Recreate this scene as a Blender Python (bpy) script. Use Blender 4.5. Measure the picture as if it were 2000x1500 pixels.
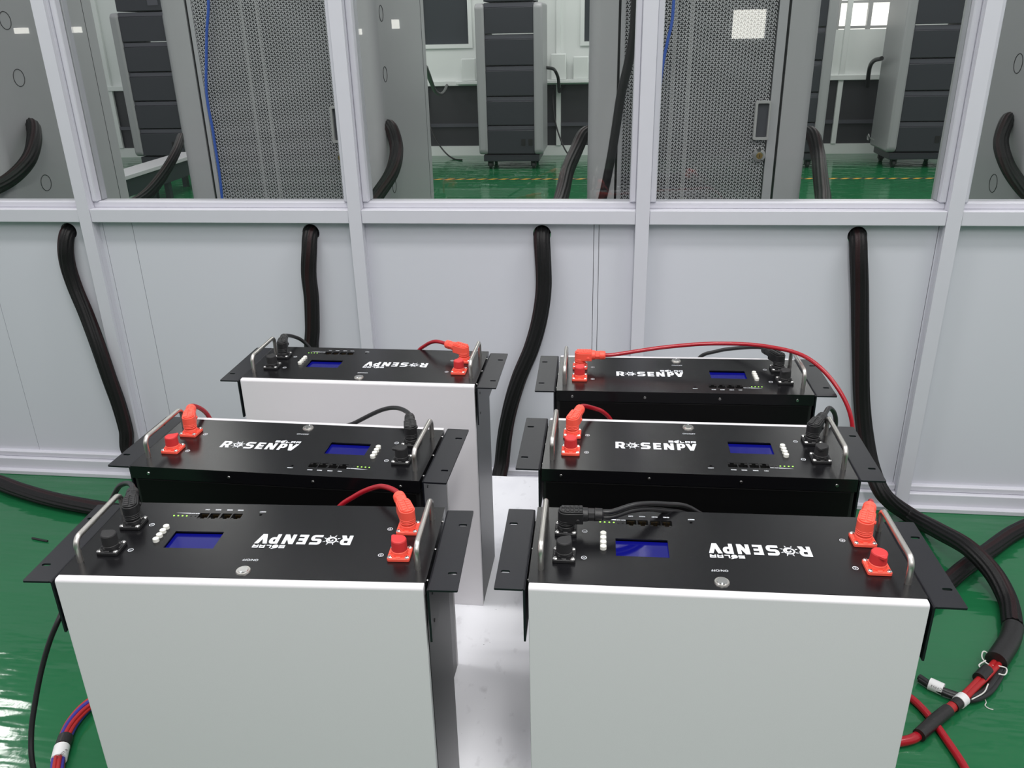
import bpy, bmesh, math, random
from mathutils import Vector, Matrix
random.seed(4)
for o in list(bpy.data.objects): bpy.data.objects.remove(o)
S = bpy.context.scene
C = S.collection
R = math.radians

# ------------------------------------------------------------------ camera
CAM_H = 1.25
F_PX = 1625.9                      # focal length in pixels of the 2000 x 1500 frame
YAW, TILT, ROLL = .1254, R(23.0247), R(1.3008)
fw = Vector((-math.sin(YAW)*math.cos(TILT), math.cos(YAW)*math.cos(TILT), -math.sin(TILT)))
rt = Vector((math.cos(YAW), math.sin(YAW), 0))
up = rt.cross(fw)
camx = rt*math.cos(ROLL) - up*math.sin(ROLL)
camy = rt*math.sin(ROLL) + up*math.cos(ROLL)
camz = -fw
cam = bpy.data.objects.new('camera', bpy.data.cameras.new('camera'))
C.objects.link(cam)
m = Matrix((camx, camy, camz)).transposed().to_4x4()
m.translation = Vector((0, 0, CAM_H))
cam.matrix_world = m
cam.data.sensor_width = 36
cam.data.lens = F_PX/2000*36
cam.data.clip_start = .02
S.camera = cam
CP = Vector((0, 0, CAM_H))

def at(px, py, axis, val):
    """point of the place seen at (px, py) of the photo that lies on the plane axis = val"""
    d = camx*((px-1000)/F_PX) + camy*((750-py)/F_PX) + fw
    i = 'xyz'.index(axis)
    return CP + d*((val-CP[i])/d[i])

# ------------------------------------------------------------------ light
S.view_settings.view_transform = 'Standard'
S.view_settings.look = 'None'
S.view_settings.gamma = 1
S.view_settings.exposure = 0.0
w = bpy.data.worlds.new('world'); S.world = w; w.use_nodes = True
bg = w.node_tree.nodes['Background']
bg.inputs[0].default_value = (.96, .96, 1.0, 1)
bg.inputs[1].default_value = .70

def area(name, loc, sx, sy, power, col=(1, .985, .96), rot=(0, 0, 0)):
    l = bpy.data.lights.new(name, 'AREA'); l.shape = 'RECTANGLE'; l.size = sx; l.size_y = sy
    l.energy = power; l.color = col
    o = bpy.data.objects.new(name, l); o.location = loc; o.rotation_euler = rot; C.objects.link(o)
    return o
g0 = at(10, 1440, 'z', 0); gd = g0-CP                      # ceiling panel that glints on the floor at lower left
g1 = g0+Vector((gd.x, gd.y, -gd.z))*(2.9/-gd.z)
area('ceiling_lamp_light', (g1.x-.1, g1.y, 2.9), .5, .9, 26)
area('ceiling_lamp_light', (.36, -.95, 2.9), .2, 1.0, 38)
area('ceiling_lamp_light', (.12, .40, 2.9), .24, .8, 16)
area('ceiling_lamp_light', (-1.3, 1.2, 2.9), 1.2, .3, 24)
area('ceiling_lamp_light', (1.7, 1.2, 2.9), 1.2, .3, 24)
area('ceiling_lamp_light', (-2.0, -1.9, 2.9), 1.2, .3, 15)
area('ceiling_lamp_light', (2.2, -1.9, 2.9), 1.2, .3, 15)
for x in (-2.8, -.3, 2.2, 4.7):
    area('ceiling_lamp_light', (x, 4.9, 2.9), 1.2, 1.2, 20)
    area('ceiling_lamp_light', (x, 7.6, 2.9), 1.2, 1.2, 27)

# ------------------------------------------------------------------ materials
def srgb(r, g, b):
    f = lambda c: (c/255/12.92) if c/255 <= .04045 else ((c/255+.055)/1.055)**2.4
    return (f(r), f(g), f(b), 1)

def mat(name, col, rough=.5, metal=0, spec=.5, bump=0, bscale=200, coat=0, emit=None, estr=0, vary=0, vscale=3):
    M = bpy.data.materials.new(name); M.use_nodes = True
    nt = M.node_tree; b = nt.nodes['Principled BSDF']
    if len(col) == 3: col = tuple(col)+(1,)
    b.inputs['Base Color'].default_value = col
    b.inputs['Roughness'].default_value = rough
    b.inputs['Metallic'].default_value = metal
    b.inputs['Specular IOR Level'].default_value = spec
    b.inputs['Coat Weight'].default_value = coat
    b.inputs['Coat Roughness'].default_value = .05
    if emit:
        b.inputs['Emission Color'].default_value = tuple(emit[:3])+(1,)
        b.inputs['Emission Strength'].default_value = estr
    if bump or vary:
        tc = nt.nodes.new('ShaderNodeTexCoord')
    if bump:
        n = nt.nodes.new('ShaderNodeTexNoise'); n.inputs['Scale'].default_value = bscale; n.inputs['Detail'].default_value = 4
        nt.links.new(tc.outputs['Object'], n.inputs['Vector'])
        bp = nt.nodes.new('ShaderNodeBump'); bp.inputs['Strength'].default_value = bump; bp.inputs['Distance'].default_value = .002
        nt.links.new(n.outputs['Fac'], bp.inputs['Height']); nt.links.new(bp.outputs['Normal'], b.inputs['Normal'])
    if vary:
        n2 = nt.nodes.new('ShaderNodeTexNoise'); n2.inputs['Scale'].default_value = vscale; n2.inputs['Detail'].default_value = 5
        nt.links.new(tc.outputs['Object'], n2.inputs['Vector'])
        mx = nt.nodes.new('ShaderNodeMix'); mx.data_type = 'RGBA'
        mx.inputs[6].default_value = tuple(c*(1-vary) for c in col[:3])+(1,)
        mx.inputs[7].default_value = tuple(min(1, c*(1+vary)) for c in col[:3])+(1,)
        nt.links.new(n2.outputs['Fac'], mx.inputs[0]); nt.links.new(mx.outputs[2], b.inputs['Base Color'])
    return M

M = {}
M['black_coat'] = mat('black_coat', (.0050, .0050, .0060), .22, spec=.40, bump=.05, bscale=1100)
M['black_cover'] = mat('black_cover', (.0022, .0021, .0024), .5, spec=.2, bump=.03, bscale=900)
M['ear'] = mat('ear', (.006, .0065, .010), .40, spec=.42, bump=.05, bscale=900)
M['white_coat'] = mat('white_coat', srgb(214, 212, 215), .42, bump=.05, bscale=900)
M['side_steel'] = mat('side_steel', (.013, .013, .0135), .34, spec=.34, bump=.04, bscale=400)
M['steel'] = mat('steel', (.66, .64, .60), .34, metal=1)
M['steel_bright'] = mat('steel_bright', (.78, .77, .75), .2, metal=1)
M['black_plastic'] = mat('black_plastic', (.012, .012, .013), .45, bump=.1, bscale=600)
M['black_rubber'] = mat('black_rubber', (.014, .014, .015), .6)
M['orange_plastic'] = mat('orange_plastic', srgb(250, 92, 74), .45)
M['red_rubber'] = mat('red_rubber', srgb(206, 48, 50), .5)
M['red_cord'] = mat('red_cord', srgb(158, 20, 34), .25)
M['black_cord'] = mat('black_cord', (.012, .012, .013), .38)
M['print'] = mat('print', srgb(235, 238, 244), .5)
M['screen'] = mat('screen', (.002, .002, .02), .08, emit=(.004, .006, .24), estr=.72)
M['cavity'] = mat('cavity', (.003, .003, .003), .6)
M['gold'] = mat('gold', (.5, .33, .12), .3, metal=1)
M['port_plastic'] = mat('port_plastic', (.012, .012, .012), .3)
M['white_plastic'] = mat('white_plastic', srgb(226, 226, 218), .4)
M['led_on'] = mat('led_on', (.2, .6, .05), .3, emit=(.45, .95, .12), estr=1.2)
M['led_off'] = mat('led_off', (.01, .012, .01), .3)
M['frame'] = mat('frame', srgb(205, 205, 213), .38, vary=.02, vscale=30)
M['panel'] = mat('panel', srgb(207, 208, 216), .42, bump=.02, bscale=150, vary=.012, vscale=2)
M['panel_gap'] = mat('panel_gap', srgb(140, 142, 148), .6)
M['far_panel'] = mat('far_panel', srgb(50, 50, 54), .45)  # far lower board lies in shadow; that shade is put into its colour
M['far_white'] = mat('far_white', srgb(226, 230, 228), .45)
M['cab_grey'] = mat('cab_grey', srgb(178, 178, 181), .38)
M['door_grey'] = mat('door_grey', srgb(180, 180, 184), .4)
M['rail_grey'] = mat('rail_grey', srgb(176, 176, 176), .5)
M['tower_trim'] = mat('tower_trim', srgb(150, 151, 153), .38)
M['dark_in'] = mat('dark_in', (.006, .006, .007), .7)
M['module_dark'] = mat('module_dark', srgb(52, 54, 60), .4, metal=.2)
M['module_edge'] = mat('module_edge', srgb(84, 84, 92), .4, metal=.2)
M['line'] = mat('line', (.02, .02, .022), .6)
M['sleeve'] = mat('sleeve', (.0055, .005, .0055), .5, spec=.32, bump=.5, bscale=420)
M['sleeve_red'] = mat('sleeve_red', (.016, .0045, .0055), .5, spec=.32, bump=.5, bscale=420)
M['blue_cord'] = mat('blue_cord', srgb(60, 98, 190), .4)
M['tape_black'] = mat('tape_black', (.013, .012, .012), .4, bump=.3, bscale=120)
M['label_white'] = mat('label_white', srgb(228, 228, 228), .5)
M['wire_red'] = mat('wire_red', srgb(168, 30, 34), .4)
M['wire_blue'] = mat('wire_blue', srgb(52, 44, 140), .4)
M['wire_white'] = mat('wire_white', srgb(215, 215, 210), .5)
M['window_lit'] = mat('window_lit', (.8, .8, .8), .5, emit=(1, .97, .9), estr=8)
M['outdoor'] = mat('outdoor', (.8, .8, .8), .5, emit=(1, .98, .92), estr=1.15)
M['pane_dark'] = mat('pane_dark', srgb(66, 70, 74), .12)
M['rear_wall'] = mat('rear_wall', srgb(120, 122, 124), .6)

def floor_material():
    Mt = bpy.data.materials.new('green_epoxy'); Mt.use_nodes = True; nt = Mt.node_tree; b = nt.nodes['Principled BSDF']
    tc = nt.nodes.new('ShaderNodeTexCoord')
    n = nt.nodes.new('ShaderNodeTexNoise'); n.inputs['Scale'].default_value = 1.6; n.inputs['Detail'].default_value = 5
    nt.links.new(tc.outputs['Object'], n.inputs['Vector'])
    mx = nt.nodes.new('ShaderNodeMix'); mx.data_type = 'RGBA'
    mx.inputs[6].default_value = srgb(22, 92, 54); mx.inputs[7].default_value = srgb(36, 108, 68)
    nt.links.new(n.outputs['Fac'], mx.inputs[0]); nt.links.new(mx.outputs[2], b.inputs['Base Color'])
    b.inputs['Roughness'].default_value = .10
    b.inputs['Specular IOR Level'].default_value = .6
    # trowel waves left in the resin: long shallow ripples plus fine orange peel
    mp = nt.nodes.new('ShaderNodeMapping'); mp.inputs['Scale'].default_value = (1.2, 5.5, 1); mp.inputs['Rotation'].default_value = (0, 0, .5)
    nt.links.new(tc.outputs['Object'], mp.inputs['Vector'])
    n1 = nt.nodes.new('ShaderNodeTexNoise'); n1.inputs['Scale'].default_value = 2.2; n1.inputs['Detail'].default_value = 3
    nt.links.new(mp.outputs['Vector'], n1.inputs['Vector'])
    b1 = nt.nodes.new('ShaderNodeBump'); b1.inputs['Strength'].default_value = .22; b1.inputs['Distance'].default_value = .03
    nt.links.new(n1.outputs['Fac'], b1.inputs['Height'])
    n2 = nt.nodes.new('ShaderNodeTexNoise'); n2.inputs['Scale'].default_value = 55; n2.inputs['Detail'].default_value = 3
    nt.links.new(tc.outputs['Object'], n2.inputs['Vector'])
    b2 = nt.nodes.new('ShaderNodeBump'); b2.inputs['Strength'].default_value = .05; b2.inputs['Distance'].default_value = .004
    nt.links.new(n2.outputs['Fac'], b2.inputs['Height']); nt.links.new(b1.outputs['Normal'], b2.inputs['Normal'])
    nt.links.new(b2.outputs['Normal'], b.inputs['Normal'])
    return Mt
M['floor'] = floor_material()

def board_material():
    """white painted board with grey scuffs, black specks and grain lines"""
    Mt = bpy.data.materials.new('scuffed_board'); Mt.use_nodes = True; nt = Mt.node_tree; b = nt.nodes['Principled BSDF']
    tc = nt.nodes.new('ShaderNodeTexCoord')
    def noise(scale, detail, lo, hi, sc=(1, 1, 1)):
        mp = nt.nodes.new('ShaderNodeMapping'); mp.inputs['Scale'].default_value = sc
        nt.links.new(tc.outputs['Object'], mp.inputs['Vector'])
        n = nt.nodes.new('ShaderNodeTexNoise'); n.inputs['Scale'].default_value = scale; n.inputs['Detail'].default_value = detail
        nt.links.new(mp.outputs['Vector'], n.inputs['Vector'])
        r = nt.nodes.new('ShaderNodeMapRange'); r.inputs[1].default_value = lo; r.inputs[2].default_value = hi
        nt.links.new(n.outputs['Fac'], r.inputs[0]); return r.outputs[0]
    def mixc(a, col, fac):
        mx = nt.nodes.new('ShaderNodeMix'); mx.data_type = 'RGBA'
        if isinstance(a, tuple): mx.inputs[6].default_value = a
        else: nt.links.new(a, mx.inputs[6])
        mx.inputs[7].default_value = col
        nt.links.new(fac, mx.inputs[0]); return mx.outputs[2]
    c = mixc(srgb(232, 233, 238), srgb(214, 215, 222), noise(5, 6, .5, .8))
    c = mixc(c, srgb(205, 205, 210), noise(45, 5, .60, .80, (1, .6, 1)))
    c = mixc(c, srgb(60, 60, 62), noise(170, 2, .775, .79))
    nt.links.new(c, b.inputs['Base Color']); b.inputs['Roughness'].default_value = .42
    return Mt
M['board'] = board_material()

def glass_material():
    Mt = bpy.data.materials.new('window_glass'); Mt.use_nodes = True; nt = Mt.node_tree
    for n in list(nt.nodes): nt.nodes.remove(n)
    out = nt.nodes.new('ShaderNodeOutputMaterial'); mx = nt.nodes.new('ShaderNodeMixShader')
    t = nt.nodes.new('ShaderNodeBsdfTransparent'); t.inputs[0].default_value = (.93, .94, .93, 1)
    g = nt.nodes.new('ShaderNodeBsdfGlossy'); g.inputs['Roughness'].default_value = 0.0
    ge = nt.nodes.new('ShaderNodeNewGeometry')                             # Schlick reflectance, alike from both sides of the pane
    def vm(op, *ins):
        n = nt.nodes.new('ShaderNodeVectorMath' if op == 'DOT_PRODUCT' else 'ShaderNodeMath'); n.operation = op
        for i, q in enumerate(ins):
            if isinstance(q, (int, float)): n.inputs[i].default_value = q
            else: nt.links.new(q, n.inputs[i])
        return n.outputs['Value']
    c = vm('ABSOLUTE', vm('DOT_PRODUCT', ge.outputs['Incoming'], ge.outputs['True Normal']))
    fr = vm('MULTIPLY_ADD', vm('POWER', vm('SUBTRACT', 1.0, c), 5.0), .955, .045)
    nt.links.new(fr, mx.inputs[0]); nt.links.new(t.outputs[0], mx.inputs[1]); nt.links.new(g.outputs[0], mx.inputs[2])
    nt.links.new(mx.outputs[0], out.inputs[0]); return Mt
M['glass'] = glass_material()

# ------------------------------------------------------------------ mesh helpers
def link(name, bm, mats, parent=None, bevel=0, seg=2, smooth=35):
    me = bpy.data.meshes.new(name)
    bmesh.ops.recalc_face_normals(bm, faces=bm.faces[:])
    bm.to_mesh(me); bm.free()
    for k in (mats if isinstance(mats, (list, tuple)) else [mats]): me.materials.append(M[k])
    if smooth:
        me.shade_smooth(); me.set_sharp_from_angle(angle=R(smooth))
    o = bpy.data.objects.new(name, me); C.objects.link(o)
    if parent is not None: o.parent = parent
    if bevel:
        b = o.modifiers.new('bevel', 'BEVEL'); b.width = bevel; b.segments = seg; b.limit_method = 'ANGLE'; b.angle_limit = R(40)
        b.harden_normals = False
    return o

def empty(name, loc=(0, 0, 0), rz=0, parent=None):
    o = bpy.data.objects.new(name, None); o.empty_display_size = .1; C.objects.link(o)
    o.location = loc; o.rotation_euler = (0, 0, rz)
    if parent is not None: o.parent = parent
    return o

def tag(o, label, cat, group=None, kind=None):
    o['label'] = label; o['category'] = cat
    if group: o['group'] = group
    if kind: o['kind'] = kind
    return o
def struct(o): o['kind'] = 'structure'; return o

def box(bm, x0, x1, y0, y1, z0, z1, mi=0, mtx=None):
    v = [bm.verts.new((x, y, z)) for x in (x0, x1) for y in (y0, y1) for z in (z0, z1)]
    if mtx is not None:
        for q in v: q.co = mtx @ q.co
    for f in ((0, 1, 3, 2), (4, 6, 7, 5), (0, 4, 5, 1), (2, 3, 7, 6), (0, 2, 6, 4), (1, 5, 7, 3)):
        fc = bm.faces.new([v[i] for i in f]); fc.material_index = mi
    return v

def B(*a, mi=0):
    bm = bmesh.new(); box(bm, *a, mi=mi); return bm

def frame_of(d):
    d = d.normalized(); a = Vector((0, 0, 1)) if abs(d.z) < .9 else Vector((1, 0, 0))
    u = a.cross(d).normalized(); return u, d.cross(u)

def cyl(bm, p0, p1, r0, r1=None, n=24, mi=0, caps=True, rot=0):
    p0, p1 = Vector(p0), Vector(p1); r1 = r0 if r1 is None else r1
    u, v = frame_of(p1-p0)
    A = [bm.verts.new(p0+(u*math.cos(2*math.pi*i/n+rot)+v*math.sin(2*math.pi*i/n+rot))*r0) for i in range(n)]
    D = [bm.verts.new(p1+(u*math.cos(2*math.pi*i/n+rot)+v*math.sin(2*math.pi*i/n+rot))*r1) for i in range(n)]
    for i in range(n):
        bm.faces.new((A[i], A[(i+1) % n], D[(i+1) % n], D[i])).material_index = mi
    if caps:
        bm.faces.new(A[::-1]).material_index = mi; bm.faces.new(D).material_index = mi

def smooth_path(pts, per=8):
    P = [Vector(p) for p in pts]; out = []
    Q = [P[0]*2-P[1]]+P+[P[-1]*2-P[-2]]
    for i in range(1, len(Q)-2):
        a, b, c, d = Q[i-1], Q[i], Q[i+1], Q[i+2]
        # centripetal Catmull-Rom
        t0 = 0; t1 = t0+max((b-a).length, 1e-6)**.5; t2 = t1+max((c-b).length, 1e-6)**.5; t3 = t2+max((d-c).length, 1e-6)**.5
        for k in range(per):
            t = t1+(t2-t1)*k/per
            A1 = a*((t1-t)/(t1-t0))+b*((t-t0)/(t1-t0)); A2 = b*((t2-t)/(t2-t1))+c*((t-t1)/(t2-t1)); A3 = c*((t3-t)/(t3-t2))+d*((t-t2)/(t3-t2))
            B1 = A1*((t2-t)/(t2-t0))+A2*((t-t0)/(t2-t0)); B2 = A2*((t3-t)/(t3-t1))+A3*((t-t1)/(t3-t1))
            out.append(B1*((t2-t)/(t2-t1))+B2*((t-t1)/(t2-t1)))
    out.append(P[-1]); return out

def sweep(bm, pts, r, n=16, lobes=0, lobe_amp=.07, twist=0, mi=0, special=None, flat=None, caps=True):
    """tube along pts; r a number or a function of 0..1; flat = (axis vector, factor) squashes the section"""
    P = [Vector(p) for p in pts]; N = len(P)
    T = [(P[min(i+1, N-1)]-P[max(i-1, 0)]).normalized() for i in range(N)]
    u, _ = frame_of(T[0]); rings = []
    for i in range(N):
        u = (u - T[i]*u.dot(T[i])).normalized(); v = T[i].cross(u)
        rr = r(i/(N-1)) if callable(r) else r
        ring = []
        for k in range(n):
            a = 2*math.pi*k/n
            q = rr*(1+(lobe_amp*math.cos(lobes*a) if lobes else 0))
            a2 = a+twist*i/(N-1)
            off = (u*math.cos(a2)+v*math.sin(a2))*q
            if flat:
                ax, f = flat; ax = (ax-T[i]*ax.dot(T[i]))
                if ax.length > .2: ax.normalize(); off += ax*off.dot(ax)*(f-1)
            ring.append(bm.verts.new(P[i]+off))
        rings.append(ring)
    for i in range(N-1):
        for k in range(n):
            f = bm.faces.new((rings[i][k], rings[i][(k+1) % n], rings[i+1][(k+1) % n], rings[i+1][k]))
            f.material_index = special[k] if special and k in special else mi
    if caps:
        bm.faces.new(rings[0][::-1]).material_index = mi; bm.faces.new(rings[-1]).material_index = mi

def plate(bm, outer, holes, z0, z1, mi=0):
    """flat plate between z0 and z1 (xy outline) with real holes through it"""
    for z in (z0, z1):
        loops = []
        for lp in [outer]+holes:
            vs = [bm.verts.new((x, y, z)) for x, y in lp]
            loops += [bm.edges.new((vs[i], vs[(i+1) % len(vs)])) for i in range(len(vs))]
        r = bmesh.ops.triangle_fill(bm, use_beauty=True, use_dissolve=False, edges=loops)
        for g in r['geom']:
            if isinstance(g, bmesh.types.BMFace): g.material_index = mi
    for lp in [outer]+holes:
        n = len(lp)
        a = [bm.verts.new((x, y, z0)) for x, y in lp]; b = [bm.verts.new((x, y, z1)) for x, y in lp]
        for i in range(n): bm.faces.new((a[i], a[(i+1) % n], b[(i+1) % n], b[i])).material_index = mi
    bmesh.ops.remove_doubles(bm, verts=bm.verts[:], dist=1e-6)

def rect(x0, x1, y0, y1): return [(x0, y0), (x1, y0), (x1, y1), (x0, y1)]
def circle(cx, cy, r, n=28): return [(cx+r*math.cos(2*math.pi*i/n), cy+r*math.sin(2*math.pi*i/n)) for i in range(n)]
def rrect(x0, x1, y0, y1, r, n=6):
    out = []
    for cx, cy, a in ((x1-r, y1-r, 0), (x0+r, y1-r, 90), (x0+r, y0+r, 180), (x1-r, y0+r, 270)):
        out += [(cx+r*math.cos(R(a+90*i/n)), cy+r*math.sin(R(a+90*i/n))) for i in range(n+1)]
    return out
def prism(bm, outline, z0, z1, mi=0, mtx=None):
    a = [bm.verts.new((x, y, z0)) for x, y in outline]; b = [bm.verts.new((x, y, z1)) for x, y in outline]
    if mtx is not None:
        for q in a+b: q.co = mtx @ q.co
    n = len(outline)
    for i in range(n): bm.faces.new((a[i], a[(i+1) % n], b[(i+1) % n], b[i])).material_index = mi
    bm.faces.new(a[::-1]).material_index = mi; bm.faces.new(b).material_index = mi

def ribbon(bm, pts, wd, z, mi=0, closed=False):
    n = len(pts); L = []; Rr = []
    for i in range(n):
        p = Vector(pts[i]).to_2d()
        a = Vector(pts[i-1]).to_2d() if (i > 0 or closed) else None
        b = Vector(pts[(i+1) % n]).to_2d() if (i < n-1 or closed) else None
        d1 = (p-a).normalized() if a is not None else (b-p).normalized()
        d2 = (b-p).normalized() if b is not None else d1
        nn = Vector((-d1.y-d2.y, d1.x+d2.x))
        nn = nn.normalized() if nn.length > 1e-6 else Vector((-d1.y, d1.x))
        k = 1/max(.45, nn.dot(Vector((-d1.y, d1.x))))
        L.append(bm.verts.new((p.x+nn.x*wd/2*k, p.y+nn.y*wd/2*k, z))); Rr.append(bm.verts.new((p.x-nn.x*wd/2*k, p.y-nn.y*wd/2*k, z)))
    for i in range(n if closed else n-1):
        j = (i+1) % n
        bm.faces.new((L[i], Rr[i], Rr[j], L[j])).material_index = mi
def poly(bm, pts, z, mi=0):
    bm.faces.new([bm.verts.new((x, y, z)) for x, y in pts]).material_index = mi

def text_part(name, txt, size, loc, parent, mkey='print', width=None, rot=None, bold=0):
    cu = bpy.data.curves.new('text', 'FONT'); cu.body = txt; cu.size = size; cu.align_x = 'CENTER'; cu.align_y = 'CENTER'; cu.offset = bold
    t = bpy.data.objects.new('text', cu); C.objects.link(t)
    bpy.context.view_layer.update()
    me = bpy.data.meshes.new_from_object(t.evaluated_get(bpy.context.evaluated_depsgraph_get()))
    bpy.data.objects.remove(t); bpy.data.curves.remove(cu)
    me.name = name; me.materials.clear(); me.materials.append(M[mkey])
    if width:
        xs = [v.co.x for v in me.vertices]; k = width/(max(xs)-min(xs))
        for v in me.vertices: v.co.x *= k
    o = bpy.data.objects.new(name, me); C.objects.link(o); o.location = loc
    if rot is not None: o.rotation_euler = rot
    o.parent = parent
    return o

# ------------------------------------------------------------------ setting: floor and glazed partition
WY = 2.105                        # outer face of the partition frame foot line
wall_n = WY
bm = B(-7, 9, -5.2, 12, -.05, 0); struct(link('floor', bm, 'floor'))

RAIL_Z0, RAIL_Z1 = .792, .832
post_px = (165, 693, 1255, 1865)
post_x = [at(p, 425, 'y', WY).x for p in post_px]
sp = (post_x[-1]-post_x[0])/3
post_x = [post_x[0]-2*sp, post_x[0]-sp]+post_x+[post_x[-1]+sp, post_x[-1]+2*sp]
PW = .017                          # half width of a post
n_tr = 0
def trim(bm, key='frame', bevel=.003):
    global n_tr; n_tr += 1
    return struct(link('trim_%d' % n_tr, bm, key, bevel=bevel))
for x in post_x:
    bm = bmesh.new()
    box(bm, x-PW, x+PW, WY, WY+.075, 0, 2.6)
    box(bm, x-PW-.0008, x-PW, WY+.012, WY+.014, 0, 2.6); box(bm, x+PW, x+PW+.0008, WY+.012, WY+.014, 0, 2.6)   # profile groove lips
    trim(bm)
holes = {1: at(-330, 455, 'y', WY+.02).x, 2: at(131, 458, 'y', WY+.02).x, 3: at(605, 458, 'y', WY+.02).x, 4: at(1058, 462, 'y', WY+.02).x, 5: at(1676, 466, 'y', WY+.02).x, 6: at(2330, 458, 'y', WY+.02).x}
HZ = .762
seams = [at(px, 455, 'y', WY+.03).x for px in (-38, 204, 261, 717, 1160, 1170, 1832)]
bm_panel = bmesh.new()
to_wall = Matrix(((1, 0, 0, 0), (0, 0, -1, 0), (0, 1, 0, 0), (0, 0, 0, 1)))     # plate xy -> wall xz
bay = 0
for i in range(len(post_x)-1):
    a, b = post_x[i]+PW, post_x[i+1]-PW
    # rail between the posts, ledge under the glass
    bm = bmesh.new()
    box(bm, a, b, WY+.002, WY+.075, RAIL_Z0, RAIL_Z1-.004)
    box(bm, a, b, WY+.028, WY+.075, RAIL_Z1-.004, RAIL_Z1+.012)
    trim(bm, bevel=.002)
    bm = bmesh.new()
    box(bm, a, b, WY+.004, WY+.075, 0, .05); box(bm, a, b, WY+.016, WY+.075, .05, .068)
    trim(bm, bevel=.003)
    # lower board: two boards with a fine open joint
    brd = bmesh.new()
    hs = [circle(h, HZ-.001, .0235, 32) for h in holes.values() if a < h < b]
    cut = [s for s in seams if a+.004 < s < b-.004]
    xs = [a]+cut+[b]
    for k in range(len(xs)-1):
        l, r = xs[k]+(.0007 if k else 0), xs[k+1]-(.0007 if k < len(xs)-2 else 0)
        plate(brd, rect(l, r, .06, RAIL_Z0+.004), [h for h in hs if l < h[16][0] and h[0][0] < r], -(WY+.060), -(WY+.030))
    for v in brd.verts: v.co = to_wall @ v.co
    for x in cut: box(brd, x-.006, x+.006, WY+.0605, WY+.063, .06, RAIL_Z0)
    me = bpy.data.meshes.new('t'); brd.to_mesh(me); brd.free(); bm_panel.from_mesh(me)
    # glass with its white bead
    if 1 <= i <= 5:
        n = i
        g = struct(link('window_%d' % n, B(a, b, WY+.046, WY+.050, RAIL_Z1+.004, 2.55), 'glass', smooth=0))
        f = bmesh.new()
        for (x0, x1) in ((a, a+.016), (b-.016, b)): box(f, x0, x1, WY+.022, WY+.045, RAIL_Z1+.0122, 2.55)
        for (x0, x1) in ((a, a+.016), (b-.016, b)): box(f, x0, x1, WY+.051, WY+.074, RAIL_Z1+.0122, 2.55)
        link('window_bead', f, 'frame', g, bevel=.003)
wb = struct(link('wall_back', bm_panel, ['panel', 'panel_gap'], smooth=20))
q = at(206, 508, 'y', WY+.03); bm = bmesh.new(); cyl(bm, (q.x, WY+.0305, q.z), (q.x, WY+.0285, q.z), .0032, .0026, 16); link('screw', bm, 'steel', wb)
bm = B(post_x[0], post_x[-1], WY-.012, WY+.02, 0, .014); struct(link('baseboard_back', bm, 'frame', bevel=.002))

# ------------------------------------------------------------------ white platform under the modules
PZ = .2375
t = tag(empty('low_platform', (-.15, 1.2, 0)), 'low white scuffed platform the battery modules stand on', 'platform')
link('tabletop', B(-.485, .475, -.52, .586, PZ-.03, PZ), 'board', t, bevel=.002)
for x in (-.44, .43):
    for y in (-.46, .52): link('leg', B(x-.025, x+.025, y-.025, y+.025, 0, PZ-.03), 'frame', t, bevel=.003)

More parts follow.
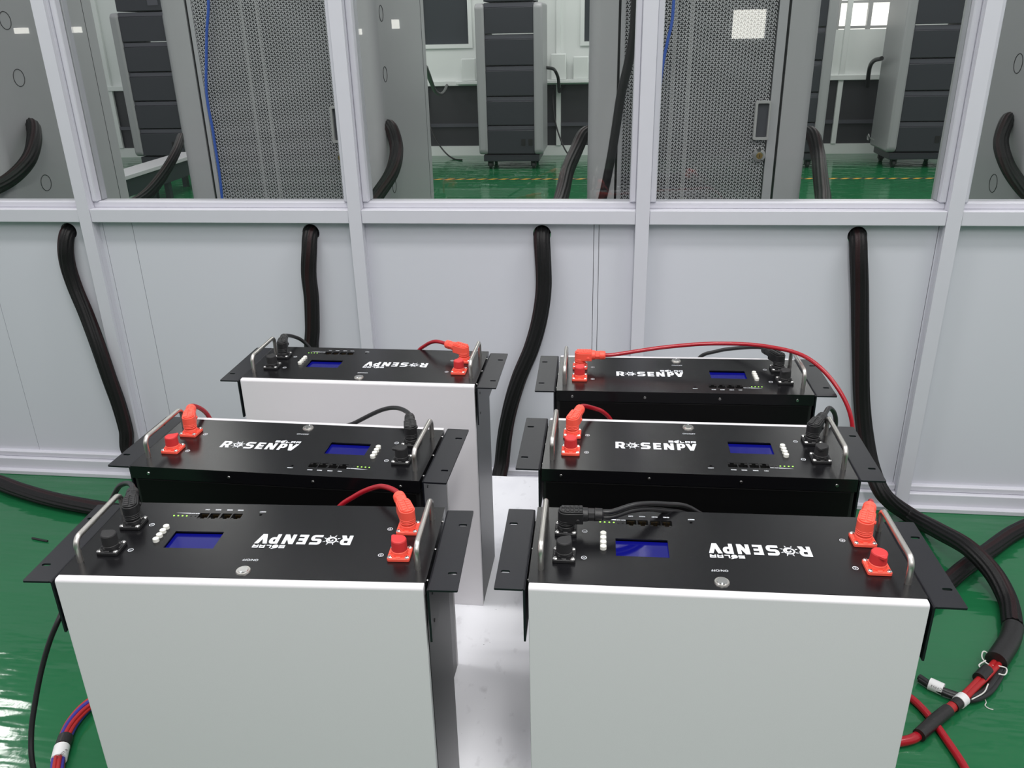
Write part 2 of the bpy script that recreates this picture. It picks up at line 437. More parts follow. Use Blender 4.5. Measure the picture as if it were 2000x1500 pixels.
# ------------------------------------------------------------------ battery module (built once, logo reads from -y)
H = .4575
def make_module():
    root = empty('battery_module')
    link('chassis', B(-.2085, .2085, -.0805, .0712, .001, H-.017), 'side_steel', root, bevel=.0015)
    # white cover: one sheet with a rounded top edge
    bm = bmesh.new(); r = .0042
    pr = [(.0735, 0), (.0817, 0), (.0817, H-r)]+[(.0817-r+r*math.cos(R(a)), H-r+r*math.sin(R(a))) for a in range(15, 91, 15)]+[(.0717, H), (.0717, H-.016), (.0735, H-.016)]
    mt = Matrix(((0, 0, 1, 0), (1, 0, 0, 0), (0, 1, 0, 0), (0, 0, 0, 1)))
    prism(bm, pr, -.2085, .2085, mtx=mt); link('white_cover', bm, 'white_coat', root, bevel=.0008, smooth=50)
    link('black_cover', B(-.204, .204, -.0825, -.0805, 0, H-.021), 'black_cover', root, bevel=.001)
    # front panel with folded lips and cut-outs
    bm = bmesh.new()
    ports = [rect(44.3+i*14.0+(1.0 if i > 1 else 0), 44.3+12.4+i*14.0+(1.0 if i > 1 else 0), -61.5, -48.8) for i in range(4)]
    hl = [rect(.0525, .113, -.020, .0155), rect(.0193, .0228, -.0615, -.058)]+[[(x/1000, y/1000) for x, y in p] for p in ports]
    plate(bm, rrect(-.2095, .2095, -.0845, .0714, .0012), hl, H-.0018, H)
    box(bm, -.2095, .2095, -.0845, -.0828, H-.019, H-.0017)
    for s in (-1, 1): box(bm, s*.2082, s*.2095, -.0828, .0712, H-.017, H-.0017)
    fp = link('front_panel', bm, 'black_coat', root, bevel=.0006, smooth=30)
    for x in (-.183, -.063, .059, .183):
        bm = bmesh.new(); cyl(bm, (x, -.0845, H-.010), (x, -.0858, H-.010), .0024, .0019, 16)
        box(bm, x-.0014, x+.0014, -.0860, -.0857, H-.0103, H-.0097, mi=1); box(bm, x-.0003, x+.0003, -.0860, -.0857, H-.0114, H-.0086, mi=1)
        link('screw', bm, ['steel_bright', 'cavity'], fp)
    # recessed screen
    bm = bmesh.new(); box(bm, .0515, .114, -.021, .0165, H-.008, H-.0042)
    sc = link('display_screen', bm, 'screen', root); sc['label'] = 'blue backlit screen'
    for i, p in enumerate(ports):
        x0, x1 = p[0][0]/1000, p[1][0]/1000; y0, y1 = -.0615, -.0488; bm = bmesh.new()
        d = H-.011; e = .0006
        box(bm, x0, x1, y0, y1, d-.001, d, mi=1)
        for q in ((x0-e, x0, y0-e, y1+e), (x1, x1+e, y0-e, y1+e), (x0, x1, y0-e, y0), (x0, x1, y1, y1+e)): box(bm, *q, d, H-.0002)
        for sx in (x0, x1-.0036): box(bm, sx, sx+.0036, y1-.0032, y1, d, H-.0006)        # shoulders of the jack
        for k in range(6): box(bm, x0+.0022+k*.0015, x0+.0028+k*.0015, y0+.0002, y0+.0012, d+.003, H-.0022, mi=2)
        link('network_port', bm, ['port_plastic', 'cavity', 'gold'], root)
    bm = bmesh.new(); box(bm, .0188, .0233, -.062, -.0575, H-.008, H-.0032); link('reset_button', bm, 'cavity', root)
    for i in range(4):
        y = .0025-i*.0093; bm = bmesh.new(); cyl(bm, (.1275, y, H), (.1275, y, H+.0040), .0037, .0037, 24); 
        cyl(bm, (.1275, y, H+.0040), (.1275, y, H+.0046), .0037, .0031, 24)
        link('push_button', bm, 'white_plastic', root)['label'] = 'small round white button'
    for i in range(6):
        x = .1035+i*.0055; bm = bmesh.new(); cyl(bm, (x, -.0542, H-.001), (x, -.0542, H+.0004), .00125, .0010, 14)
        link('indicator_light', bm, 'led_on' if i > 1 else 'led_off', root)['label'] = 'glowing green light' if i > 1 else 'unlit dark light'
    # round steel power button
    bm = bmesh.new(); cyl(bm, (0, .058, H), (0, .058, H+.0016), .0084, .0078, 36)
    pb = link('power_button', bm, 'steel', root); pb['label'] = 'round steel on/off button'
    bm = bmesh.new(); cyl(bm, (0, .058, H+.0016), (0, .058, H+.0026), .0062, .0058, 36); link('button_cap', bm, 'steel_bright', pb)
    bm = bmesh.new(); cyl(bm, (.0005, .0632, H+.0016), (.0005, .0632, H+.0028), .0011, .0009, 12); link('button_light', bm, 'print', pb)
    # handles
    for s in (-1, 1):
        rb, hh, pts = .010, .030, []
        y0, y1 = -.0565, .0465
        pts.append((s*.197, y0, H-.0005)); pts.append((s*.197, y0, H+hh-rb))
        pts += [(s*.197, y0+rb-rb*math.cos(R(a)), H+hh-rb+rb*math.sin(R(a))) for a in range(10, 91, 10)]
        pts += [(s*.197, y1-rb+rb*math.sin(R(a)), H+hh-rb+rb*math.cos(R(a))) for a in range(0, 91, 10)]
        pts.append((s*.197, y1, H-.0005))
        bm = bmesh.new(); sweep(bm, pts, .0034, 16); link('handle', bm, 'steel', root)['label'] = 'bent steel bar handle'
    # L-shaped mounting ears with slots
    for s in (-1, 1):
        bm = bmesh.new()
        def slot(cx, cy): return [(cx+dx, cy+dy) for dx, dy in rrect(-.0052, .0052, -.0024, .0024, .00235, 5)]
        plate(bm, rrect(.2145, .246, -.0817, .0817, .0015), [slot(.2365, -.048), slot(.2365, .0505)], H-.0048, H-.0024)
        box(bm, .2121, .2145, -.0805, .0805, H-.074, H-.0035)
        for k in range(5):                                                  # rounded fold
            a0, a1 = R(90+18*k), R(108+18*k); c = (.2145, H-.0048)
            p = [(c[0]+.0024*math.cos(a), c[1]+.0024*math.sin(a)) for a in (a0, a1)]
            vs = [bm.verts.new((x, y, z)) for y in (-.0817, .0817) for x, z in (p[0], p[1], c)]
            bm.faces.new((vs[0], vs[1], vs[4], vs[3])); bm.faces.new(vs[:3]); bm.faces.new(vs[3:])
        if s < 0:
            for v in bm.verts: v.co.x *= -1
        bm.normal_update()
        for f in bm.faces:
            c = f.calc_center_median()
            if abs(abs(c.x)-.2145) < 1e-5 and c.z < H-.01: f.material_index = 1
        er = link('mounting_ear', bm, ['ear', 'side_steel'], root, bevel=.0004, smooth=30)
        for y, z in ((-.06, .022), (.06, .022), (-.06, .06), (.06, .06)):
            bm = bmesh.new(); cyl(bm, (s*.2145, y, H-z), (s*.2152, y, H-z), .0024, .0018, 14); link('screw', bm, 'side_steel', er)
        for y in (-.06, .0, .06):
            bm = bmesh.new(); cyl(bm, (s*.2095, y, H-.006), (s*.2106, y, H-.006), .0018, .0014, 12); link('screw', bm, 'steel_bright', fp)
    # four power sockets: black negative on the right, orange positive on the left
    for s in (-1, 1):
        pl = 'orange_plastic' if s < 0 else 'black_plastic'
        for v in (-.032, .022):
            u = s*.172; bm = bmesh.new()
            prism(bm, [(u+x, v+y) for x, y in rrect(-.013, .013, -.013, .013, .0025)], H, H+.0042)
            for a in range(4):                                              # ribs of the flange
                ca, sa = math.cos(a*math.pi/2), math.sin(a*math.pi/2)
                box(bm, -.003, .003, .0095, .012, H+.0042, H+.0056, mtx=Matrix(((ca, -sa, 0, u), (sa, ca, 0, v), (0, 0, 1, 0), (0, 0, 0, 1))))
            cyl(bm, (u, v, H+.0042), (u, v, H+.0095), .0100, .0096, 28)
            so = link('power_socket', bm, pl, root, bevel=.0007)
            so['label'] = 'orange positive socket' if s < 0 else 'black negative socket'
            for a, b in ((-1, -1), (-1, 1), (1, -1), (1, 1)):
                bm = bmesh.new(); x, y = u+a*.0098, v+b*.0098
                cyl(bm, (x, y, H+.0042), (x, y, H+.0050), .0028, .0028, 18); cyl(bm, (x, y, H+.0050), (x, y, H+.0062), .0028, .0014, 18)
                cyl(bm, (x, y, H+.00621), (x, y, H+.00626), .0010, .0010, 6, mi=1)
                link('screw', bm, ['steel_bright', 'cavity'], so)
        # rubber dust cap with a pull tab on the socket nearer the ports
        u, v = s*.172, -.032; free_v = v
        bm = bmesh.new(); zc = H+.0095
        cyl(bm, (0, 0, 0), (0, 0, .0125), .0092, .0088, 30); cyl(bm, (0, 0, .0125), (0, 0, .0137), .0088, .0078, 30)
        prism(bm, [(.004, -.0076), (.0125, -.0012), (.0125, .0012), (.004, .0076)], .0098, .0132)
        cp = link('dust_cap', bm, 'red_rubber' if s < 0 else 'black_rubber', root, bevel=.0005, smooth=40)
        cp.location = (u, v, zc)
        cp['label'] = 'red rubber cap' if s < 0 else 'black rubber cap'
    # white printing
    Z = H+.00025
    lg = bmesh.new(); layer = [0]
    def nz():                                                              # each stroke a hair above the last, so none coincide
        layer[0] += 1; return Z+layer[0]*.000006
    def glyph(ch, x0, x1, y0, y1, st):
        wx, hy = x1-x0, y1-y0
        P_ = lambda pts: [(x0+px*wx, y0+py*hy) for px, py in pts]
        h = st/2; hx, hyy = h/wx, h/hy
        def rib(pts): ribbon(lg, P_(pts), st, nz())
        def pol(pts): poly(lg, P_(pts), nz())
        sx = st/wx
        def arc(cx, cy, rx, ry, a0, a1, k=8): return [(cx+rx*math.cos(R(a0+(a1-a0)*i/k)), cy+ry*math.sin(R(a0+(a1-a0)*i/k))) for i in range(k+1)]
        if ch in 'RP':
            rib([(hx, 0), (hx, 1)]); ry = (1-hyy-.42)/2
            rib([(0, 1-hyy), (.6, 1-hyy)]+arc(.6, 1-hyy-ry, .40-hx, ry, 90, -90)[1:]+[(0, .42)])
            if ch == 'R': pol([(.42, .42), (.42+sx*1.25, .42), (1.04, 0), (1.04-sx*1.25, 0)])
        if ch == 'E':
            rib([(hx, 0), (hx, 1)])
            for y in (hyy, .5, 1-hyy): rib([(0, y), (1 if y != .5 else .94, y)])
        if ch == 'N':
            rib([(hx, 0), (hx, 1)]); rib([(1-hx, 0), (1-hx, 1)]); pol([(0, 1), (sx*1.15, 1), (1, 0), (1-sx*1.15, 0)])
        if ch == 'V':
            pol([(0, 1), (sx*1.15, 1), (.5+sx*.6, 0), (.5-sx*.6, 0)]); pol([(1-sx*1.15, 1), (1, 1), (.5+sx*.6, 0), (.5-sx*.6, 0)])
        if ch == 'S':
            ry = (.5-hyy)/2
            rib([(.96, 1-hyy), (.30, 1-hyy)]+arc(.30, 1-hyy-ry, .30-hx, ry, 90, 270)[1:]+[(.70, .5)]+arc(.70, hyy+ry, .30-hx, ry, 90, -90)[1:]+[(.03, hyy)])
        if ch == 's': rib([(1, 1-hyy), (hx, 1-hyy), (hx, .5), (1-hx, .5), (1-hx, hyy), (0, hyy)])
        if ch == 'l': rib([(hx, 1), (hx, hyy), (1, hyy)])
        if ch == 'a': rib([(hx, 0), (hx, 1-hyy), (1-hx, 1-hyy), (1-hx, 0)]); rib([(hx, .38), (1-hx, .38)])
        if ch == 'r': rib([(hx, 0), (hx, 1-hyy), (1-hx, 1-hyy), (1-hx, .42), (hx, .42)]); rib([(.55, .42), (1-hx*.6, 0)])
    y0, y1, st = -.0165, .0035, .0044
    for ch, a, b in (('R', -108.5, -95), ('S', -72.5, -58.5), ('E', -54.5, -43.5), ('N', -39.5, -25.5), ('P', -20.8, -9.2), ('V', -8.2, 7.2)):
        glyph(ch, a/1000, b/1000, y0, y1, st)
    cx, cy = -.0840, -.0065                                                 # sun: open spiral ring with eight rays
    sp_ = [(cx+(.0010+.0048*min(1, k/26))*math.cos(R(200-k*15)), cy+(.0010+.0048*min(1, k/26))*math.sin(R(200-k*15))) for k in range(0, 46)]
    ribbon(lg, sp_, .0019, nz())
    for k in range(8):
        a = R(22+45*k); ca, sa = math.cos(a), math.sin(a)
        poly(lg, [(cx+.0076*ca-.0009*sa, cy+.0076*sa+.0009*ca), (cx+.0076*ca+.0009*sa, cy+.0076*sa-.0009*ca), (cx+.0112*ca, cy+.0112*sa)], nz())
    sy0, sy1 = .0062, .0122
    for ch, a, b in (('s', -32, -25), ('l', -15.5, -9.5), ('a', -8, -1.4), ('r', 0, 7)): glyph(ch, a/1000, b/1000, sy0, sy1, .0015)
    poly(lg, circle(-.0205, .0090, .0036, 20), nz())
    ribbon(lg, [(-.0205, .0090), (-.0190, .0128), (-.0165, .0136)], .0012, nz())
    link('logo_lettering', lg, 'print', root, smooth=0)['label'] = 'white printed lettering with a sun'
    text_part('switch_caption', 'ON/OFF', .0052, (-.0005, .0365, Z), root, width=.0185)
    for i, s in enumerate(('RS485', 'RS485', 'RS232', 'CAN')):
        text_part('port_caption', s, .0030, ((44.3+6.2+i*14.0+(1.0 if i > 1 else 0))/1000, -.0695, Z), root, width=.0072 if i < 3 else .0055, bold=.0001)
    text_part('reset_caption', 'RESET', .0026, (.0205, -.0665, Z), root, width=.0080, bold=.0001)
    text_part('light_caption', 'RUN ALM', .0024, (.1055, -.0600, Z), root, width=.0105, bold=.0001)
    bm = bmesh.new(); poly(bm, [(.1115, -.0592), (.1115, -.0610), (.1315, -.0610)], Z); link('level_wedge', bm, 'print', root, smooth=0)
    for s in (-1, 1):
        for v in (-.0325, .0220):
            bm = bmesh.new(); x = s*.1495
            ribbon(bm, circle(x, v, .0029, 24), .0007, Z, closed=True)
            ribbon(bm, [(x-.0015, v), (x+.0015, v)], .0006, Z)
            if s < 0: ribbon(bm, [(x, v-.0015), (x, v+.0015)], .0006, Z)
            link('polarity_symbol', bm, 'print', root, smooth=0)
    return root

def copy_tree(o, parent=None):
    c = o.copy(); C.objects.link(c)
    if parent is not None: c.parent = parent
    for ch in list(o.children): copy_tree(ch, c)
    return c

MOD = {  # x, y, turn, label
 'C': (-.4568, 1.0450, -.0226, 'middle module of the left row, black side toward the viewer'),
 'A': (-.4064, .7975, .0519+math.pi, 'nearest module of the left row, white side toward the viewer, lettering upside down'),
 'B': (.1264, .8234, .0200+math.pi, 'nearest module of the right row, white side in front, black cable lying on top'),
 'D': (.1208, 1.0891, .0074, 'middle module of the right row, black side toward the viewer'),
 'E': (-.4349, 1.3646, -.0033+math.pi, 'farthest module of the left row, white side toward the viewer, close to the partition'),
 'F': (.1214, 1.3625, .0238, 'farthest module of the right row, long red cable arching over its top'),
}
proto = make_module()
mods = {}
for i, k in enumerate('CABDEF'):
    o = proto if i == 0 else copy_tree(proto)
    x, y, a, lab = MOD[k]
    o.location = (x, y, PZ); o.rotation_euler = (0, 0, a); mods[k] = o
    tag(o, lab, 'battery module', 'battery modules on the white platform')
    for ch in o.children:
        if ch.name.startswith('dust_cap'):
            if k in 'ABE': ch.location.y += .054                            # here the caps sit on the sockets nearer the white side
            w_ = {'A': (140, 150), 'B': (285, 60), 'C': (65, 200), 'D': (115, 250), 'E': (75, 100), 'F': (60, 240)}[k][0 if ch.location.x < 0 else 1]
            ch.rotation_euler.z = R(w_)-a
TOP = PZ+H

# ------------------------------------------------------------------ plugs and cords
def socket_world(k, s, v):
    x, y, a, _ = MOD[k]; u = s*.172
    return Vector((x+math.cos(a)*u-math.sin(a)*v, y+math.sin(a)*u+math.cos(a)*v, TOP))

def plug_cable(k, s, az, pts, label, cords=1, r=.0035):
    """cable with an elbow plug pushed on the socket away from the ports; az = direction of the elbow, pts = world points of the cord"""
    loc = socket_world(k, s, .022 if k in 'CDF' else -.032)
    root = tag(empty('power_cable', loc), label, 'cable', 'battery cables with elbow plugs')
    pk, ck = ('orange_plastic', 'red_cord') if s < 0 else ('black_plastic', 'black_cord')
    rot = Matrix.Rotation(R(az), 4, 'Z')
    bm = bmesh.new()
    cyl(bm, (0, 0, .0097), (0, 0, .0148), .0086, .0088, 28)
    for z in (.0118, .0142, .0166): cyl(bm, (0, 0, z), (0, 0, z+.0014), .0097, .0097, 28)
    ol = [(.0095*math.cos(R(a)), .0095*math.sin(R(a))) for a in range(90, 271, 15)]+[(.0205, -.0090), (.0205, .0090)]
    prism(bm, ol, .0148, .0290)
    ol2 = [(.0082*math.cos(R(a)), .0082*math.sin(R(a))) for a in range(90, 271, 15)]+[(.0200, -.0075), (.0200, .0075)]
    prism(bm, ol2, .0290, .0312)
    for i in range(5):                                                     # grip pads on the back of the elbow
        for j in (-1, 1):
            x = -.0052+i*.0052
            box(bm, x, x+.0040, j*.0036-.0027, j*.0036+.0027, .0310, .0324)
    cyl(bm, (.0195, 0, .0235), (.0262, 0, .0235), .0086, .0082, 24)
    cyl(bm, (.014, -.0090, .0200), (.014, -.0108, .0200), .0024, .0022, 14)
    for v in bm.verts: v.co = rot @ v.co
    e = link('elbow_plug', bm, pk, root, bevel=.0006, smooth=30)
    e['label'] = 'orange elbow plug' if s < 0 else 'black elbow plug'
    bm = bmesh.new()
    cyl(bm, (.0262, 0, .0235), (.0340, 0, .0235), .0080, .0078, 8)
    cyl(bm, (.0340, 0, .0235), (.0430, 0, .0235), .0079, .0076, 24)
    cyl(bm, (.0430, 0, .0235), (.0445, 0, .0235), .0076, .0060, 24)
    for v in bm.verts: v.co = rot @ v.co
    link('clamp_nut', bm, pk, root, bevel=.0005, smooth=30)
    st = [rot @ Vector((.040, 0, .0235)), rot @ Vector((.052, 0, .0238))]
    for c in range(cords):
        off = Vector((0, 0, (c*.0072 - .0036) if cords == 2 else 0))
        P = [p+off for p in st]+[Vector(p)-loc+off*(1+.3*i) for i, p in enumerate(pts)]
        bm = bmesh.new(); sweep(bm, smooth_path(P, 10), r, 14); link('cord', bm, ck, root)

def Y(px, py, y): return at(px, py, 'y', y)
plug_cable('A', -1, 117, [Y(752, 951, .905), Y(732, 952, .918), Y(695, 968, .925), Y(655, 1002, .925), (-.36, .928, .55), (-.37, .925, .30), (-.37, .925, PZ+.004)], 'short red cable arching behind the nearest module of the left row')
plug_cable('A', 1, 116, [Y(247, 944, .905), Y(234, 949, .908), Y(220, 972, .908), Y(203, 1010, .90), Y(160, 1110, .86), Y(117, 1205, .80), Y(98, 1250, .785), Y(82, 1305, .77), Y(69, 1370, .75), Y(61, 1435, .73), Y(66, 1505, .71), (-.66, .66, .05), (-.64, .58, .005), (-.60, .45, .004)], 'black cable hanging down the left side of the nearest left module to the floor')
plug_cable('B', -1, 69, [(.322, .922, TOP+.016), (.334, .938, TOP-.02), (.343, .945, .50), (.345, .95, .30), (.35, .955, .07), (.39, .95, .005)], 'cable with orange plug bending down behind the nearest module of the right row')
plug_cable('B', 1, 3, [Y(1240, 991, .872), Y(1300, 991, .905), Y(1350, 1001, .925), (.17, .935, TOP-.08), (.18, .94, .45), (.18, .945, PZ+.012)], 'pair of black cables lying across the nearest module of the right row', cords=2, r=.0031)
plug_cable('C', -1, 112, [Y(388, 796, 1.135), Y(402, 806, 1.15), Y(415, 825, 1.16), (-.57, 1.18, .5), (-.57, 1.19, PZ+.004)], 'short red cable bending behind the middle module of the left row')
plug_cable('C', 1, 105, [Y(776, 797, 1.155), Y(748, 800, 1.175), Y(695, 825, 1.19), Y(650, 850, 1.20), (-.42, 1.205, .5), (-.42, 1.205, PZ+.004)], 'black cable arching in front of the white side of the farthest left module')
plug_cable('D', -1, 77, [Y(1158, 797, 1.19), Y(1178, 805, 1.205), Y(1195, 825, 1.215), (.04, 1.22, .5), (.04, 1.22, PZ+.004)], 'short red cable curling behind the middle module of the right row')
plug_cable('D', 1, 61, [Y(1620, 797, 1.185), Y(1630, 808, 1.20), Y(1632, 830, 1.205), (.34, 1.21, .55), (.345, 1.22, .30), (.35, 1.22, .06), (.38, 1.22, .005)], 'black cable curling down behind the right handle of the middle right module')
plug_cable('E', -1, 146, [Y(850, 667, 1.435), Y(832, 674, 1.45), Y(815, 692, 1.46), (-.34, 1.47, .55), (-.34, 1.47, PZ+.004)], 'short red cable arching behind the farthest module of the left row')
plug_cable('E', 1, 106, [Y(572, 657, 1.47), Y(590, 665, 1.485), Y(608, 685, 1.49), (-.57, 1.495, .55), (-.56, 1.495, PZ+.004)], 'black cable arching over the back edge of the farthest left module')
plug_cable('F', -1, 1, [Y(1300, 678, 1.395), Y(1400, 671, 1.40), Y(1500, 677, 1.385), Y(1575, 698, 1.35), Y(1632, 752, 1.31), Y(1664, 825, 1.28), (.395, 1.26, .50), (.40, 1.25, .25), (.41, 1.24, .03), (.43, 1.23, .005), (.50, 1.21, .005)], 'long red cable arching over the top of the farthest right module')
plug_cable('F', 1, 116, [Y(1440, 680, 1.46), Y(1400, 686, 1.475), Y(1365, 700, 1.485), (.16, 1.49, .55), (.16, 1.495, PZ+.004)], 'black cable running low behind the farthest module of the right row')

# ------------------------------------------------------------------ braided cable bundles through the partition
def bundle(name, pts, r, label, group='black sleeved cable bundles', flat=None, per=8):
    n = 60
    sp = {k: 1 for j in (2, 5, 9) for k in range(j*5, j*5+5)}
    bm = bmesh.new()
    sweep(bm, smooth_path(pts, per), r, n, lobes=12, lobe_amp=.055, twist=2.2, special=sp, flat=flat)
    o = link(name, bm, ['sleeve', 'sleeve_red'], smooth=60)
    return tag(o, label, 'cable bundle', group)

# ---- room behind the glass: rows
NF = WY+.37                        # front of the near row of cabinets
c1R = Y(741, 150, NF).x; c1L = Y(330, 150, NF).x; c2L = Y(1149, 150, NF).x; c2R = Y(1592, 150, NF).x
NB = at(838, 150, 'x', c1R).y      # back of the row, from the visible depth of its side
if not (NF+.3 < NB < NF+1.2): NB = NF+.75
c0R = Y(203, 100, NB).x
c3L = Y(1862, 100, NB).x
CW = c2R-c2L

_door_mesh = {}
def mesh_door(width, height, a=.0100):
    """sheet with three-armed holes cut right through it (one hexagonal cell of metal around each hole)"""
    key = (round(width, 3), height)
    if key in _door_mesh: return _door_mesh[key]
    bm = bmesh.new(); Rh = a/math.sqrt(3); wv = a*.132; L = a*.487; rin = wv/math.sin(math.pi/3)
    cols = int((width-Rh)/(a*.866)); rows = int(height/a)
    for i in range(cols):
        for j in range(rows):
            cx = Rh+i*a*.866; cz = a/2+j*a+(a/2 if i % 2 else 0)
            cor = [bm.verts.new((cx+Rh*math.cos(R(60*k)), 0, cz+Rh*math.sin(R(60*k)))) for k in range(6)]
            tips = []
            for k in range(3):
                th = R(90+120*k); c, s_ = math.cos(th), math.sin(th); t2 = th+math.pi/3
                tips.append((bm.verts.new((cx+c*L+s_*wv, 0, cz+s_*L-c*wv)), bm.verts.new((cx+c*L-s_*wv, 0, cz+s_*L+c*wv)),
                             bm.verts.new((cx+rin*math.cos(t2), 0, cz+rin*math.sin(t2)))))
            for k in range(3):
                c0, c1, c2 = cor[(1+2*k) % 6], cor[(2+2*k) % 6], cor[(3+2*k) % 6]
                tr, tl, ic = tips[k]; nr = tips[(k+1) % 3][0]
                bm.faces.new((c0, c1, tl, tr)); bm.faces.new((c1, c2, ic, tl)); bm.faces.new((c2, nr, ic))
    _door_mesh[key] = bm
    return bm

def cabinet(x0, x1, label, with_door=True, knock=(), knock_side=1, door_in=True):
    d = NB-NF; wdt = x1-x0; Hc = 2.05
    t = tag(empty('battery_cabinet', ((x0+x1)/2, (NF+NB)/2, 0)), label, 'cabinet', 'tall grey cabinets behind the glass')
    hx, hy = wdt/2, d/2; sw = wdt*.130
    for s in (-1, 1):
        ol = rrect(-hx, -hx+sw, -hy, hy, .034, 8)
        # square off the inner corners so that only the outer edges are rounded
        ol = [(-hx+sw, -hy), (-hx+sw, hy)]+[p for p in ol if p[0] <= -hx+sw/2]
        bm = bmesh.new(); prism(bm, [(s*-1*x if s > 0 else x, y) for x, y in ol], .0, Hc)
        sd = link('side_panel', bm, 'cab_grey', t, smooth=40)
        if s == knock_side:
            for (ky, kz, kr) in knock:
                bm = bmesh.new(); sweep(bm, [(s*(hx+.0002), ky-(NF+NB)/2+kr*math.cos(R(q)), kz+kr*math.sin(R(q))) for q in range(0, 361, 12)], .0012, 6, caps=False)
                link('knockout_ring', bm, 'line', sd)
            bm = bmesh.new(); box(bm, s*hx, s*(hx+.0006), hy-.085, hy-.083, .02, Hc-.02); link('seam', bm, 'line', sd)
    link('back_panel', B(-hx+sw, hx-sw, hy-.02, hy-.01, .02, Hc), 'dark_in', t)
    link('top_panel', B(-hx+sw, hx-sw, -hy+.02, hy-.02, Hc-.03, Hc), 'cab_grey', t)
    link('plinth', B(-hx+sw, hx-sw, -hy+.03, hy-.03, 0, .08), 'cab_grey', t)
    if not with_door:
        link('front_panel', B(-hx+sw, hx-sw, -hy+.006, -hy+.02, .08, Hc-.02), 'cab_grey', t, bevel=.003)
    if with_door:
        dw = wdt-2*sw-.014; z0, z1 = .62, 1.74
        for x in (-dw*.5+dw*.335, -dw*.5+dw*.435):
            link('rack_rail', B(x-.0045, x+.0045, -hy+.016, -hy+.019, .08, Hc-.05), 'rail_grey', t)
        bm = bmesh.new(); box(bm, -dw/2-.0069, dw/2+.0069, -hy+.10, -hy+.105, .08, Hc-.05)
        for x in (-dw/2-.0036, dw/2+.0036): box(bm, x-.0032, x+.0032, -hy+.006, -hy+.10, .09, Hc-.06)  # near-black strips standing in for the shade in the gaps beside the door
        link('shade_backing', bm, 'dark_in', t)
        mw = dw-.012-.020
        bm = mesh_door(mw, z1-z0).copy()
        for v in bm.verts: v.co = Vector((v.co.x-dw/2+.010, -hy+.004, v.co.z+z0-.004))
        fr = bmesh.new()
        box(fr, dw/2-.024, dw/2, -hy+.001, -hy+.022, .09, Hc-.06); box(fr, -dw/2, -dw/2+.012, -hy+.001, -hy+.022, .09, Hc-.06)
        box(fr, -dw/2+.012, dw/2-.024, -hy+.001, -hy+.022, .09, z0); box(fr, -dw/2+.012, dw/2-.024, -hy+.001, -hy+.022, z1-.012, Hc-.06)
        me = bpy.data.meshes.new('t'); fr.to_mesh(me); fr.free(); bm.from_mesh(me)
        dr = link('mesh_door', bm, 'door_grey', t, smooth=0); dr['label'] = 'perforated grey door'
        hz = at(1493, 235, 'y', NF).z; xh = dw/2-.044
        bm = bmesh.new()
        plate(bm, rrect(xh-.021, xh+.021, hz-.052, hz+.052, .005), [rrect(xh-.014, xh+.016, hz-.045, hz+.045, .003)], hy-.003, hy+.010)
        for v in bm.verts: v.co = to_wall @ v.co
        box(bm, xh-.016, xh+.018, -hy+.0010, -hy+.0030, hz-.047, hz+.047, mi=1)
        box(bm, xh-.016, xh-.0145, -hy-.008, -hy+.003, hz-.047, hz+.047); box(bm, xh+.0165, xh+.018, -hy-.008, -hy+.003, hz-.047, hz+.047, mi=2)
        box(bm, xh-.016, xh+.018, -hy-.008, -hy+.003, hz+.0455, hz+.047, mi=2)
        link('pull_handle', bm, ['rail_grey', 'module_edge', 'dark_in'], dr, bevel=.0008, smooth=30)
        kz = at(1490, 303, 'y', NF).z; xk = xh+.001
        bm = bmesh.new(); cyl(bm, (xk, -hy+.004, kz), (xk, -hy-.004, kz), .019, .018, 32); cyl(bm, (xk, -hy-.004, kz), (xk, -hy-.014, kz), .018, .011, 32)
        cyl(bm, (xk, -hy-.014, kz), (xk, -hy-.016, kz), .009, .0085, 24, mi=1)
        box(bm, xk-.0008, xk+.0008, -hy-.0166, -hy-.0158, kz-.004, kz+.004, mi=2)
        link('key_lock', bm, ['steel_bright', 'gold', 'cavity'], dr, smooth=40)
    return t

def side_pts(xp, pxs): return [(at(px, py, 'x', xp).y, at(px, py, 'x', xp).z) for px, py in pxs]
k1 = [(y, z, .021) for y, z in side_pts(c1R, [(744, 26), (752, 145), (770, 363)])]
cabinet(c1L, c1R, 'tall grey cabinet with perforated door, left of the two behind the glass', knock=k1)
cabinet(c2L, c2R, 'tall grey cabinet with perforated door and chrome lock, right of the two behind the glass', knock=[])
k0 = [(y, z, .026) for y, z in side_pts(c0R, [(10, 40), (37, 152), (90, 357)])]
cabinet(c0R-CW, c0R, 'plain grey cabinet side with round knockouts at the far left behind the glass', False, k0, 1)
k3 = [(y, z, .026) for y, z in side_pts(c3L, [(1989, 124), (1940, 358)])]
cabinet(c3L, c3L+CW, 'plain grey cabinet side with round knockouts at the far right behind the glass', False, k3, -1)

# bundles: cabinet side hole -> partition hole -> outside
WI, WO = WY+.062, WY-.006          # inner and outer side of the lower board
def through(hx): return [(hx, WI+.06, HZ+.012), (hx, WY+.050, HZ+.001), (hx, WY+.022, HZ-.006)]
def lerp_y(pxs, y0, y1): return [Y(px, py, y0+(y1-y0)*i/(len(pxs)-1)) for i, (px, py) in enumerate(pxs)]
OY = WY+.0095
